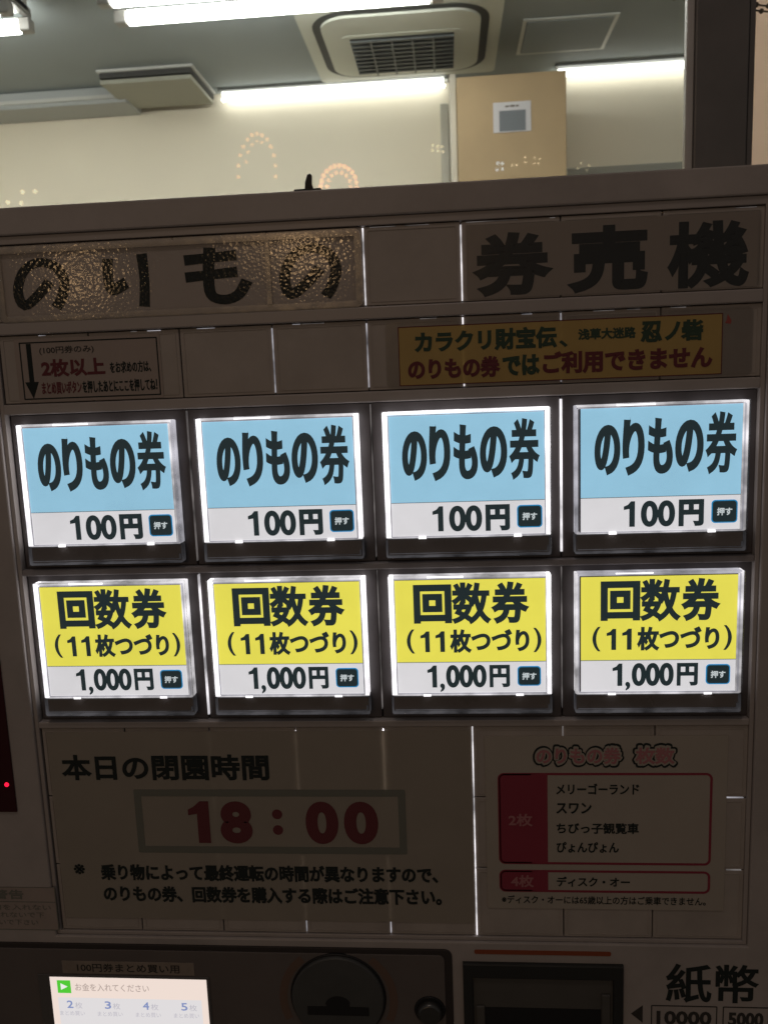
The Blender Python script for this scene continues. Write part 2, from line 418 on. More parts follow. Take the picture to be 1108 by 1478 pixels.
# bead garlands
gm = mat('garland_bead', (0.16, 0.13, 0.10), 0.5)
def garland(label, a, b, y, n, sag):
    p, q = at_y(*a, y), at_y(*b, y)
    t = thing('bead_garland', label, 'garland', p, 'bead garlands hung inside the window')
    pts = [p.lerp(q, k/(n-1)) - Vector((0, 0, sag*4*(k/(n-1))*(1-k/(n-1)))) for k in range(n)]
    wobj('cord', G().tube(pts, 0.0008, 6), gm, t)
    bead = G().sphere((0, 0, 0), 0.0024, 10).mesh('bead', 1.0); bead.materials.append(gm)
    for v in pts:
        o = bpy.data.objects.new('bead', bead); COL.objects.link(o); o.parent = t; o.location = v - t.location
garland('upper strand of small grey-brown beads at the top of the window', (905, -9), (1125, 10), YG+0.02, 14, 0.0)
garland('lower strand of small beads across the peach blind at the top right', (1066, 13), (1130, 19), YG+0.02, 5, 0.0)

# room fittings
tube_m = glow('fluorescent_tube', (1.0, 0.985, 0.94), 15.0)
diff_m = glow('lit_diffuser', (1.0, 0.985, 0.92), 4.6)
fit_m = mat('white_fixture', (0.55, 0.55, 0.52), 0.5)
capm = mat('tube_cap', (0.35, 0.34, 0.32), 0.4, metal=0.3)
def twin_tube(label, x0, x1, y, dz=0.0):
    t = thing('fluorescent_light', label, 'ceiling light', (0.5*(x0+x1), y, ZC), 'bare twin tube ceiling lights')
    wobj('fixture_body', G().box(x0, x1, ZC-0.05, ZC-0.002, y-0.055, y+0.055, 0.004), fit_m, t)
    for s in (-1, 1):
        yy = y+s*0.075; z = ZC-0.085
        tb = wobj('tube', G().tube([(x0+0.05, yy, z), (x1-0.05, yy, z)], 0.025, 14), tube_m, t)
        for xe, d in ((x0, 1), (x1, -1)):
            wobj('tube_holder', G().box(min(xe, xe+d*0.045), max(xe, xe+d*0.045), z-0.022, z+0.022, yy-0.022, yy+0.022, 0.004)
                 .box(min(xe, xe+d*0.02), max(xe, xe+d*0.02), z+0.022, ZC-0.03, min(yy, y), max(yy, y)), capm, t)
yt = at_z(205, 21, ZC-0.085).y - 0.055
xl = at_z(165, 25, ZC-0.085).x
twin_tube('bare twin tube light at the top centre of the view, above the cooling unit', xl, at_z(640, 10, ZC-0.085).x, yt)
xr = at_z(46, 36, ZC-0.085).x
twin_tube('bare twin tube light at the top left corner of the view', xr-1.3, xr, yt)
twin_tube('bare twin tube light nearer the window, above the view', -0.9, 1.1, 1.15)  # out-of-view row added to light the room and the blind
twin_tube('bare twin tube light nearer the window, above the view, right', 1.3, 2.9, 1.15)

def bar_light(label, x0, x1, y0, y1):
    t = thing('bar_light', label, 'ceiling light', ((x0+x1)/2, (y0+y1)/2, ZC), 'flush lit bar lights along the back wall')
    wobj('diffuser', G().box(x0, x1, ZC-0.045, ZC-0.004, y0-0.03, y1, 0.008), diff_m, t)
    wobj('rim', G().box(x0-0.015, x1+0.015, ZC-0.012, ZC-0.0006, y0-0.07, y0-0.031), mat('bar_rim', (0.22, 0.23, 0.22), 0.5), t)  # strip coloured dark for the shadow line in front of the diffuser
    wobj('end_cap', G().box(x1+0.001, x1+0.02, ZC-0.02, ZC-0.0006, y0, y1, 0.003), fit_m, t)
q0, q1, q2, q3 = at_z(330, 135, ZC-0.018), at_z(640, 123, ZC-0.018), at_z(330, 158, ZC-0.018), at_z(640, 144, ZC-0.018)
by0, by1 = (q0.y+q1.y)/2, min((q2.y+q3.y)/2, YW-0.05)
bar_light('lit bar light by the back wall left of the cardboard column', (q0.x+q2.x)/2, (q1.x+q3.x)/2, by0, by1)
bar_light('lit bar light by the back wall right of the cardboard column', at_z(800, 110, ZC).x, at_z(1060, 98, ZC).x, by0-0.02, by1)
# unlit box fitting at left
a = at_y(-20, 151, YW-0.2); b = at_y(182, 141, YW-0.2)
un = thing('unlit_light_box', 'long unlit grey box fitting at the left end of the back wall', 'ceiling fitting', ((a.x+b.x)/2, YW-0.1, ZC))
wobj('box_body', G().box(a.x-0.6, b.x, a.z-0.03, ZC-0.001, YW-0.2, YW-0.001, 0.004), mat('grey_box', (0.45, 0.47, 0.465), 0.6), un)
wobj('trim_strip', G().box(a.x-0.6, b.x+0.005, a.z-0.012, a.z+0.004, YW-0.212, YW-0.2), mat('pale_trim', (0.62, 0.62, 0.58), 0.5), un)

# ceiling vent: square plate under a block coloured dark for the shaded gap
c0, c1, c2, c3 = at_z(154, 117, ZC-0.05), at_z(275, 110, ZC-0.05), at_z(308, 145, ZC-0.05), at_z(183, 160, ZC-0.05)
x0, x1, y0, y1 = (c0.x+c3.x)/2, (c1.x+c2.x)/2, (c0.y+c1.y)/2, (c2.y+c3.y)/2
vt = thing('ceiling_vent', 'square beige vent plate hanging just under the ceiling at left', 'vent', ((x0+x1)/2, (y0+y1)/2, ZC))
wobj('vent_neck', G().box(x0+0.0, x1-0.0, ZC-0.036, ZC-0.001, y0+0.0, y1-0.0), mat('vent_shadow_gap', (0.05, 0.05, 0.045), 0.7), vt)
wobj('vent_plate', G().box(x0-0.0, x1+0.0, ZC-0.062, ZC-0.042, y0-0.0, y1-0.02, 0.004, 2), mat('vent_beige', (0.40, 0.40, 0.33), 0.6, mott=0.05), vt)
wobj('vent_frame', G().box(x0-0.01, x1+0.01, ZC-0.014, ZC-0.0015, y0-0.01, y1+0.0, 0.002), fit_m, vt)

# ceiling cassette air conditioner
a0, a1, a2, a3 = at_z(450, -18, ZC-0.02), at_z(727, 2, ZC-0.02), at_z(662, 108, ZC-0.02), at_z(458, 120, ZC-0.02)
ax0, ax1 = at_z(440, 60, ZC-0.02).x, at_z(719, 60, ZC-0.02).x
ay1 = at_z(588, 111, ZC-0.02).y; ay0 = ay1-(ax1-ax0)
ac = thing('ceiling_air_conditioner', 'square off-white ceiling air conditioner with a dark slatted grille', 'air conditioner', ((ax0+ax1)/2, (ay0+ay1)/2, ZC))
acm = mat('ac_panel', (0.62, 0.64, 0.56), 0.45, mott=0.04, mscale=6)
ac.location.z = ZC
def rrz(x0, x1, y0, y1, r, z0, z1, bev=0.0):
    g = G(); g.poly(rr_pts(x0, x1, -y1, -y0, r, 7), -z1, -z0, 0)
    for q in g.bm.verts: q.co = Vector((q.co.x, -q.co.z, -q.co.y))
    bmesh.ops.recalc_face_normals(g.bm, faces=g.bm.faces)
    return g
W_ = ax1-ax0; D_ = ay1-ay0
wobj('panel', rrz(ax0, ax1, ay0, ay1, 0.03, ZC-0.022, ZC-0.001), acm, ac)
wobj('air_slot', rrz(ax0+W_*0.062, ax1-W_*0.062, ay0+D_*0.062, ay1-D_*0.062, 0.15, ZC-0.0245, ZC-0.022), mat('ac_dark_slot', (0.03, 0.032, 0.03), 0.6), ac)
wobj('inner_panel', rrz(ax0+W_*0.105, ax1-W_*0.105, ay0+D_*0.105, ay1-D_*0.105, 0.11, ZC-0.034, ZC-0.0245), acm, ac)
gx0, gx1, gy0, gy1 = ax0+W_*0.235, ax1-W_*0.235, at_z(500, 55, ZC-0.03).y, at_z(510, 105, ZC-0.03).y
wobj('grille_well', G().box(gx0, gx1, ZC-0.0365, ZC-0.034, gy0, gy1), mat('ac_grille_back', (0.02, 0.022, 0.022), 0.7), ac)
wobj('grille_frame', rrz(gx0-0.03, gx1+0.03, gy0-0.03, gy1+0.03, 0.03, ZC-0.036, ZC-0.0341), acm, ac)
sl = None
NS = 9
gsm = mat('ac_slat', (0.10, 0.11, 0.108), 0.5)
for k in range(NS):
    y = gy0 + (gy1-gy0)*(k+0.5)/NS
    if sl is None:
        sl = G().box(gx0-ac.location.x, gx1-ac.location.x, -0.004, 0.004, -0.007, 0.007).mesh('grille_slat', 1.0); sl.materials.append(gsm)
    o = bpy.data.objects.new('grille_slat', sl); COL.objects.link(o); o.parent = ac; o.location = (0, y-ac.location.y, -0.0415)
for k in range(1, 5):
    x = gx0+(gx1-gx0)*k/5
    wobj('grille_bar', G().box(x-0.004, x+0.004, ZC-0.0485, ZC-0.0457, gy0, gy1), gsm, ac)

# access hatch
h0, h1, h2, h3 = at_z(752, 25, ZC), at_z(893, 20, ZC), at_z(870, 70, ZC), at_z(748, 76, ZC)
hx0, hx1, hy0, hy1 = (h0.x+h3.x)/2, (h1.x+h2.x)/2, (h0.y+h1.y)/2, (h2.y+h3.y)/2
ht = thing('ceiling_hatch', 'flat square access hatch in the ceiling between air conditioner and window post', 'hatch', ((hx0+hx1)/2, (hy0+hy1)/2, ZC))
hm = mat('hatch_rim', (0.70, 0.72, 0.68), 0.4, metal=0.2)
wobj('hatch_rim', G().box(hx0, hx1, ZC-0.006, ZC-0.0005, hy0, hy0+0.015).box(hx0, hx1, ZC-0.006, ZC-0.0005, hy1-0.015, hy1)
     .box(hx0, hx0+0.015, ZC-0.006, ZC-0.0005, hy0+0.015, hy1-0.015).box(hx1-0.015, hx1, ZC-0.006, ZC-0.0005, hy0+0.015, hy1-0.015), hm, ht)
wobj('hatch_door', G().box(hx0+0.018, hx1-0.018, ZC-0.009, ZC-0.0005, hy0+0.018, hy1-0.018), R_C, ht)

# cardboard column with a small notice
YB = 3.22
b0, b1 = at_y(660, 180, YB), at_y(817, 180, YB); zt = at_y(740, 106, YB).z
bx = thing('cardboard_column', 'tall tan cardboard-clad column with a small notice taped on it', 'column', ((b0.x+b1.x)/2, YB+0.2, 0.02))
wobj('cladding', G().box(b0.x, b1.x, 0.02, zt, YB, YB+0.38, 0.003), mat('tan_cardboard', (0.55, 0.405, 0.235), 0.8, mott=0.06, mscale=6), bx)
wobj('corner_strip', G().box(b0.x-0.03, b0.x-0.002, 0.02, zt+0.03, YB+0.05, YB+0.38, 0.003), mat('pale_strip', (0.72, 0.68, 0.58), 0.7), bx)
n0, n1 = at_y(711, 149, YB), at_y(766, 189, YB)
ns = thing('small_notice', 'small white sheet with a grey picture taped to the cardboard column', 'notice', (n0.x, YB-0.002, n1.z))
wobj('sheet', G().box(n0.x, n1.x, n1.z, n0.z, YB-0.004, YB-0.001), mat('notice_white', (0.72, 0.70, 0.72), 0.7), ns)
wobj('picture', G().box(n0.x+0.025, n1.x-0.022, n1.z+0.004, n0.z-0.034, YB-0.0055, YB-0.004), mat('notice_grey', (0.20, 0.22, 0.24), 0.6), ns)
wobj('heading', G().box(n0.x+0.05, n0.x+0.066, n0.z-0.020, n0.z-0.014, YB-0.005, YB-0.004).box(n0.x+0.07, n0.x+0.09, n0.z-0.020, n0.z-0.013, YB-0.005, YB-0.004).box(n0.x+0.094, n0.x+0.106, n0.z-0.020, n0.z-0.014, YB-0.005, YB-0.004), gm, ns)
# wall posts: door frame left of the column, low rail right of it
d0, d1 = at_y(636, 200, YW-0.04), at_y(648, 200, YW-0.04)
dr = thing('door_frame', 'pale upright door frame with a dark gap beside the cardboard column', 'door frame', ((d0.x+d1.x)/2, YW-0.03, 0.02))
wobj('jamb', G().box(d0.x, d1.x, 0.02, at_y(640, 150, YW-0.04).z, YW-0.05, YW-0.001, 0.003), mat('jamb_paint', (0.62, 0.60, 0.52), 0.6), dr)
wobj('door_gap', G().box(d1.x+0.005, d1.x+0.03, 0.02, at_y(648, 172, YW-0.04).z, YW-0.03, YW-0.001), mat('door_dark', (0.10, 0.09, 0.07), 0.7), dr)
e0 = at_y(817, 243, YW-0.03)
rl = tag(wobj('wall_rail', G().box(e0.x-0.1, 3.19, e0.z-0.05, e0.z, YW-0.03, YW-0.001, 0.004), mat('rail_grey', (0.34, 0.34, 0.30), 0.6)), 'grey-green rail along the back wall, low between column and window post', 'rail')

# park lights behind the photographer, mirrored in the window pane
bulb_m = {'w': glow('warm_bulb', (1.0, 0.42, 0.16), 9.0), 'o': glow('orange_bulb', (1.0, 0.33, 0.12), 13.0), 'c': glow('cool_bulb', (0.7, 0.85, 1.0), 9.0), 'y': glow('cream_bulb', (1.0, 0.8, 0.5), 10.0)}
YM = 2*YG - 11.0                             # real distance of the lights; their mirror image lies at y = 11 m
def bulbs(label, pts, kind, r=0.022):
    P = [at_y(px, py, 11.0) for px, py in pts]
    P = [Vector((p.x, YM, p.z)) for p in P]
    t = thing('light_arch', label, 'string lights', P[0])
    me = G().sphere((0, 0, 0), r, 10).mesh('bulb', 1.0); me.materials.append(bulb_m[kind])
    for p in P:
        o = bpy.data.objects.new('bulb', me); COL.objects.link(o); o.parent = t; o.location = p-P[0]
    wobj('wire', G().tube([p + Vector((0, -0.03, 0)) for p in P], 0.006, 5), gm, t)
ring = lambda cx, cy, rx, ry, a0, a1, n: [(cx+rx*math.cos(math.radians(a0+(a1-a0)*k/(n-1))), cy-ry*math.sin(math.radians(a0+(a1-a0)*k/(n-1)))) for k in range(n)]
bulbs('arch of tiny warm bulbs mirrored in the window left of the latch', ring(371, 250, 27, 57, 185, -5, 13), 'w')
bulbs('inner arc of tiny warm bulbs mirrored in the window left of the latch', ring(372, 240, 17, 36, 170, 70, 5), 'w', 0.018)
bulbs('outer ring of orange bulbs mirrored in the window right of the latch', ring(489, 270, 26, 31, 178, -2, 13), 'o', 0.027)
bulbs('inner ring of orange bulbs mirrored in the window right of the latch', ring(489, 270, 17, 21, 178, 0, 8), 'o', 0.022)
bulbs('four cream bulbs mirrored low at the left end of the window', [(33, 277), (51, 276), (31, 293), (12, 292)], 'y', 0.026)
bulbs('bluish pair of lights mirrored on the cardboard column', [(718, 236), (724, 236), (717, 245), (725, 244)], 'c', 0.02)
bulbs('cream row of lights mirrored on the cardboard column', [(739, 239), (745, 238), (757, 227), (758, 234), (771, 228), (778, 229), (770, 236), (777, 236)], 'y', 0.014)
bulbs('short white row of lights mirrored beside the door frame', [(624, 210), (631, 211), (638, 212), (624, 217), (632, 218), (639, 219)], 'y', 0.018)
bulbs('scatter of tiny cream lights mirrored right of the cardboard column', [(833, 243), (838, 235), (847, 246), (850, 239)], 'y', 0.012)

# ================================================================== TICKET MACHINE
TM = bpy.data.objects.new('ticket_machine', None); COL.objects.link(TM)
TM.location = (0.224, 0.15, 0); tag(TM, 'large beige ticket vending machine with two rows of lit ticket buttons', 'ticket machine')
def part(name, g, m, label=None, parent=None):
    me = g if isinstance(g, bpy.types.Mesh) else g.mesh(name)
    if not me.materials: me.materials.append(m)
    o = bpy.data.objects.new(name, me); COL.objects.link(o)
    o.parent = parent or TM
    if o.parent is TM: o.location = FACE - TM.location
    if label: o['label'] = label
    return o
UL, UR = -72, 520
part('housing', G().box(UL, UR, -H0*1000, 163.4, 14, 300, 1.5, 2), M['shell'])
part('lower_cabinet', G().box(UL+2, UR-2, -H0*1000+1, -520, -3, 14, 1.5, 2), M['shell'])
part('front_frame', G().ring((UL, UR, -519.8, 163.4), (-3.5, 450.5, -308.5, 147.5), -3, 14, 1.0), M['shell'])
part('backing', G().box(-3, 450, -308, 147, 7, 13.5), M['back'])
# inner rim of the display opening, thin step
part('inner_rim', G().ring((-3.3, 450.3, -308.3, 147.3), (-0.6, 447.6, -308.0+2.2, 142.6), -1.2, 7, 0.4), M['rail'])
# rails
part('rail', G().box(-0.5, 447.5, 90.0, 97.4, -2.2, 6, 0.8, 2), M['rail'])
part('rail', G().box(-0.5, 447.5, 42.2, 48.6, -2.2, 6, 0.8, 2), M['rail'])
part('rail', G().box(-0.5, 447.5, -59.2, -55.2, -1.2, 6, 0.6, 2), M['tray'])
part('rail', G().box(-0.5, 447.5, -160.8, -156.6, -1.6, 6, 0.6, 2), M['rail'])
# surround of the lit buttons: beige bay plates with darkened tone put into the colour
bay = {}
# blank plates: shared meshes, one per cell
def plate_mesh(h, inset=True):
    g = G().box(0.35, 55.65, 0.3, h-0.3, 0, 6, 0.35, 1)
    if inset: g.rframe(2.4, 53.6, 2.2, h-2.2, 1.2, 0.5, -0.35, 0.0, 3)
    return g.mesh('blank_plate')
def cells(v0, v1, cols, name='blank_plate', m=M['plate'], inset=True):
    me = plate_mesh(v1-v0, inset); me.name = name; me.materials.append(m)
    for c in cols:
        o = bpy.data.objects.new(name, me); COL.objects.link(o); o.parent = TM
        o.location = FACE - TM.location + Vector((c*0.056, random.uniform(-0.0001, 0.0001), v0*0.001))
cells(97.6, 142.4, range(8)); cells(48.8, 89.8, range(8))
for v0, v1 in ((-208.6, -161.0), (-257.4, -208.8), (-305.7, -257.6)): cells(v0, v1, range(8))
def bay_plate(v0, v1):
    me = G().box(0.4, 111.6, 0.2, v1-v0-0.2, 3.0, 6, 0.4, 1).mesh('button_surround'); me.materials.append(M['well'])
    for c in range(4):
        o = bpy.data.objects.new('button_surround', me); COL.objects.link(o); o.parent = TM
        o.location = FACE - TM.location + Vector((c*0.112, 0, v0*0.001))
bay_plate(-55.0, 42.0); bay_plate(-156.4, -59.4)

# glowing seams where the backlight leaks between the modules
def seam_v(u, v0, v1, m, wd=0.6, y=-0.35):
    part('glowing_seam', G().box(u-wd/2, u+wd/2, v0, v1, y, y+4.0), m)
def seam_h(u0, u1, v, m, wd=0.5):
    part('glowing_seam', G().box(u0, u1, v-wd/2, v+wd/2, -0.3, 3.0), m)
seam_v(224, 98.5, 141.5, M['s_hi'], 0.48); seam_v(280, 98.5, 140.5, M['s_hi'], 0.48)
seam_v(168, 50, 87.5, M['s_mid'], 0.55); seam_v(224, 51, 88, M['s_mid'], 0.6)
seam_v(280, 49.5, 89, M['s_hi'], 0.6); seam_v(336, 50, 89, M['s_mid'], 0.55)
seam_v(112, -52, 41, M['s_lo'], 0.45, 1.5); seam_v(224, -52, 41, M['s_lo'], 0.35, 1.5); seam_v(336, -51, 40, M['s_hi'], 1.3, 1.5)
seam_v(112, -153, -61, M['s_hi'], 1.05, 1.5); seam_v(224, -150, -61, M['s_lo'], 0.4, 1.5); seam_v(336, -150, -61, M['s_lo'], 0.4, 1.5)
for a, b in ((-208, -161.5), (-257, -209.5), (-305, -258.5)): seam_v(280.2, a, b, M['s_hi'], 0.58)
seam_v(336, -168, -161.5, M['s_lo'], 0.5)
# behind the paper notices
seam_v(112, -295, -165, M['s_mid'], 0.3, -0.4); seam_v(168, -295, -250, M['s_back2'], 0.45, -0.4); seam_v(168, -208, -164.5, M['s_back2'], 0.5, -0.4); seam_v(168, -304.5, -296.4, M['s_mid'], 0.35); seam_v(224, -304.5, -296.4, M['s_mid'], 0.35)
seam_v(224, -206, -164, M['s_back'], 0.45, -0.4); seam_v(224, -295, -250, M['s_back2'], 0.45, -0.4)
rnd = random.Random(3)
for c in range(8):
    for k in range(rnd.choice((1, 2, 3))):
        a = c*56+4+rnd.random()*36; seam_h(a, a+3+rnd.random()*11, 89.2, rnd.choice((M['s_lo'], M['s_lo'], M['s_mid'])), 0.28)
for a, b in ((228, 243), (248, 262), (283, 312), (330, 333), (431, 443)): seam_h(a, b, 141.6, M['s_lo'], 0.25)
seam_h(4, 9, -306.6, M['s_lo'], 0.6); seam_h(14, 17, -306.7, M['s_mid'], 0.5); seam_h(22, 25, -306.7, M['s_hi'], 0.7)
seam_h(411, 444, -306.6, M['s_mid'], 0.6); seam_h(436, 446, -208.7, M['s_mid'], 0.3); seam_h(437, 446, -257.5, M['s_lo'], 0.3)
seam_h(396, 400, -306.6, M['s_mid'], 0.6)

# ---------------------------------------------------------------- ticket buttons
BW, BH = 98.6, 88.2
D0 = -4.0
def make_button(kind, bright):
    g = G()
    # thin clear shell: front plate and four walls
    g.box(0, BW, 0, BH, D0-1.6, D0-0.6, 0.5, 2)
    root = part('ticket_button', g, M['acryl'])
    def sub(name, gg, m): return part(name, gg, m, parent=root)
    ct, cb, dv = (85.8, 13.0, 33.4) if kind == 'blue' else (85.0, 13.4, 33.2)
    x0, x1 = 3.9, BW-3.7
    sub('label_card', G().box(x0, x1, cb, dv-0.25, D0+0.2, D0+0.8), M['cwhite'])
    sub('colour_band', G().box(x0, x1, dv+0.15, ct, D0+0.2, D0+0.8), M['cblue' if kind == 'blue' else 'cyel'])
    sub('divider_line', G().box(x0, x1, dv-0.25, dv+0.15, D0+0.15, D0+0.8), M['cline'])
    yt_ = D0-0.05
    if kind == 'blue':
        for ch, a, b, c, d in (('の', 11.6, 26.4, 47.0, 76.0), ('り', 27.6, 40.2, 46.4, 78.6), ('も', 42.0, 56.2, 46.6, 79.0), ('の', 57.4, 73.4, 47.6, 77.4)): text(ch, a, b, c, d, yt_, M['cink'], root, mm=1.15)
        text('券', 74.6, 92.0, 46.0, 81.4, yt_, M['cink'], root, mm=0.82)
        one(root, 28.6, 35.0, 15.7, 30.9, yt_, M['cink'], 'price_lettering'); text('00', 38.4, 58.0, 15.4, 31.0, yt_, M['cink'], root, mm=0.72, name='price_lettering')
        text('円', 60.0, 74.4, 15.3, 31.2, yt_, M['cink'], root, mm=0.92, name='price_lettering')
        bx0, bx1, bz0, bz1 = 78.6, 93.4, 16.8, 30.4
    else:
        text('回', 15.4, 38.6, 58.0, 82.4, yt_, M['cink'], root, mm=1.15)
        text('数', 38.8, 62.0, 57.4, 83.4, yt_, M['cink'], root, mm=0.80)
        text('券', 62.8, 84.6, 57.4, 83.4, yt_, M['cink'], root, mm=0.98)
        text('(', 10.6, 15.2, 39.0, 54.4, yt_, M['cink'], root, mm=0.3)
        one(root, 19.0, 24.6, 39.8, 53.0, yt_, M['cink']); one(root, 28.2, 33.8, 39.8, 53.0, yt_, M['cink'])
        text('枚つづり', 37.0, 85.0, 39.2, 54.0, yt_, M['cink'], root, mm=0.6)
        text(')', 87.6, 92.2, 39.0, 54.4, yt_, M['cink'], root, mm=0.3)
        one(root, 22.6, 28.4, 17.0, 31.2, yt_, M['cink'], 'price_lettering'); text(',', 30.2, 33.2, 14.2, 19.6, yt_, M['cink'], root, mm=0.35, name='price_lettering'); text('000', 34.0, 58.8, 16.8, 31.4, yt_, M['cink'], root, mm=0.66, name='price_lettering')
        text('円', 60.6, 73.0, 16.8, 31.2, yt_, M['cink'], root, mm=0.65, name='price_lettering')
        bx0, bx1, bz0, bz1 = 77.6, 91.8, 17.6, 30.2
    sub('badge_rim', G().rrect(bx0, bx1, bz0, bz1, 2.2, yt_, yt_+0.2), M['cblue2'])
    sub('push_badge', G().rrect(bx0+0.7, bx1-0.7, bz0+0.7, bz1-0.7, 1.7, yt_-0.12, yt_+0.1), M['cink'])
    cx, cz = (bx0+bx1)/2, (bz0+bz1)/2
    text('押す', cx-4.3, cx+4.3, cz-2.3, cz+2.3, yt_-0.3, M['cwt'], root, off=0.02, bev=0.014, name='badge_lettering')
    # backlit mount behind the card and the glowing edges of the clear cap
    sub('card_mount', G().box(x0-0.6, x1+0.6, cb-0.4, ct+0.6, D0+0.9, 2.9), M['well'])
    lv, rv, tv = bright
    wl, wr, wt = {'h': 3.0, 'm': 1.6, 'l': 1.0}[lv], {'h': 2.6, 'm': 1.3, 'l': 0.9}[rv], {'h': 1.8, 'm': 1.3, 'l': 1.0}[tv]
    mm = {'h': M['g_hi'], 'm': M['g_mid'], 'l': M['g_lo']}
    sub('light_guide', G().box(0.5, 0.5+wl, 12.2, BH-0.6, D0-0.5, 2.5, 0.3), mm[lv])
    sub('light_guide', G().box(BW-0.4-wr, BW-0.4, 12.2, BH-0.6, D0-0.5, 2.5, 0.3), mm[rv])
    sub('light_guide', G().box(0.5+wl, BW-0.4-wr, BH-0.5-wt, BH-0.5, D0-0.5, 2.5, 0.2), mm[tv])
    sub('light_guide', G().box(24, 46, BH-0.5-wt*0.9, BH-0.6, D0-0.9, D0-0.52, 0.1), M['g_hi'])
    # pale inner step of the cap
    sub('cap_step', G().rframe(0.5+wl+0.25, BW-0.65-wr, cb-0.6, BH-0.8-wt, 0.8, 0.45, D0-0.55, D0+1.5, 2), M['g_lo'])
    if rv != 'h': sub('light_guide', G().box(BW-3.4, BW-2.9, 12.5, BH-2, D0-0.3, 1.5), M['g_mid'])
    sub('cap_sill', G().box(1.2, BW-1.2, 12.0, 12.5, D0-0.6, 1.5, 0.15), M['g_mid'])
    for cx in (BW*0.225, BW*0.80): sub('clip_tab', G().box(cx-2.4, cx+2.4, 11.4, 12.9, D0-0.75, D0+1, 0.2), M['g_hi'])
    # finger tray toned for the dark inside behind clear plastic; rims emit added glow
    sub('finger_tray', G().box(1.2, BW-1.2, 1.3, 11.5, D0+1.5, 2.9, 0.3), M['tray'])
    sub('tray_rim', G().rframe(0.2, BW-0.2, 0.1, 12.0, 1.2, 0.6, D0-0.5, 1.5, 3).box(2, BW-2, 2.3, 2.65, D0, D0+0.5).box(BW-2.4, BW-1.8, 2.5, 5.5, D0-0.3, D0+1), M['g_rim'])
    return root
def copy_tree(o):
    c = o.copy(); COL.objects.link(c)
    for ch in [k for k in COL.objects if k.parent is o]:
        d = ch.copy(); COL.objects.link(d); d.parent = c
    return c
protos = {}
BRI = {0: [('h', 'l', 'm'), ('h', 'h', 'm'), ('h', 'h', 'h'), ('l', 'm', 'm')], 1: [('h', 'm', 'm'), ('h', 'h', 'm'), ('h', 'h', 'm'), ('m', 'm', 'l')]}
ordn = ['leftmost', 'second from the left', 'third from the left', 'rightmost']
for r in range(2):
    for c in range(4):
        kind = 'blue' if r == 0 else 'yellow'; key = (kind, BRI[r][c])
        if key in protos: b = copy_tree(protos[key])
        else: b = protos[key] = make_button(kind, BRI[r][c])
        v = -51.6 if r == 0 else -151.0
        b.location = FACE - TM.location + Vector((c*0.112 + 0.0067, 0, v*0.001))
        b['label'] = ('blue 100 yen ride ticket button, ' if r == 0 else 'yellow 1,000 yen coupon book button, ') + ordn[c]

# ---------------------------------------------------------------- left reader with red lamp, lower controls
rd = part('card_reader', G().box(-71, -20.5, -218, -60, -4.2, -3.0, 0.3), M['redp'], 'dark red reader window with a glowing lamp')
part('indicator_lamp', G().tube([(-25.2, -4.1, -198.4), (-25.2, -4.7, -198.4)], [1.55, 1.35], 18), M['led'], parent=rd)

cp = part('coin_panel', G().rrect(-71.5, 263.5, -519, -313.6, 5, -4.2, -3.0, 0.4), M['gasket'], 'dark brown coin and screen panel with a rounded corner')
part('coin_panel_face', G().rrect(-71, 258.5, -518, -317.2, 4, -4.9, -4.2, 0.3), M['lower'], parent=cp)
# coin dial
dial = part('coin_slot_dial', G().tube([(187, -3.0, -353.5), (187, -7.4, -353.5), (187, -8.0, -353.5)], [30.6, 30.6, 29.8], 48), M['dgrey'])
part('dial_rim', G().tube([(187, -4.8, -353.5), (187, -5.6, -353.5)], [32.2, 31.4], 48), M['black'], parent=dial)
sl_pts = [(166.5, -358.4), (179.5, -358.2)] + [(187+8.6*math.cos(math.radians(a)), -357.6+7.0*math.sin(math.radians(a))) for a in range(165, 10, -18)] + [(194.5, -358.2), (207.5, -358.4), (207.5, -364.6), (166.5, -364.6)]
part('coin_slot', G().poly(sl_pts, -8.3, -7.8), M['black'], parent=dial)
def arc(c, r0, r1, a0, a1, n=14):
    A = [math.radians(a0+(a1-a0)*k/(n-1)) for k in range(n)]
    return [(c[0]+r1*math.cos(t), c[1]+r1*math.sin(t)) for t in A] + [(c[0]+r0*math.cos(t), c[1]+r0*math.sin(t)) for t in reversed(A)]
for a0, a1 in ((-25, 52), (128, 205)):
    b = G(); P = arc((187, -355), 34.2, 39.5, a0, a1)
    n = 14
    for k in range(n-1): b.poly([P[k], P[k+1], P[2*n-2-k], P[2*n-1-k]], -5.05, -4.9)
    part('orange_arc', b, M['orange2'])
kb = part('return_knob', G().tube([(247.5, -4.8, -361.5), (247.5, -9.5, -361.5), (247.5, -11.0, -361.5)], [8.4, 7.8, 6.6], 28), M['steel'])
part('knob_collar', G().tube([(247.5, -4.8, -361.8), (247.5, -5.8, -361.8)], [10.4, 9.8], 28), M['black'], parent=kb)
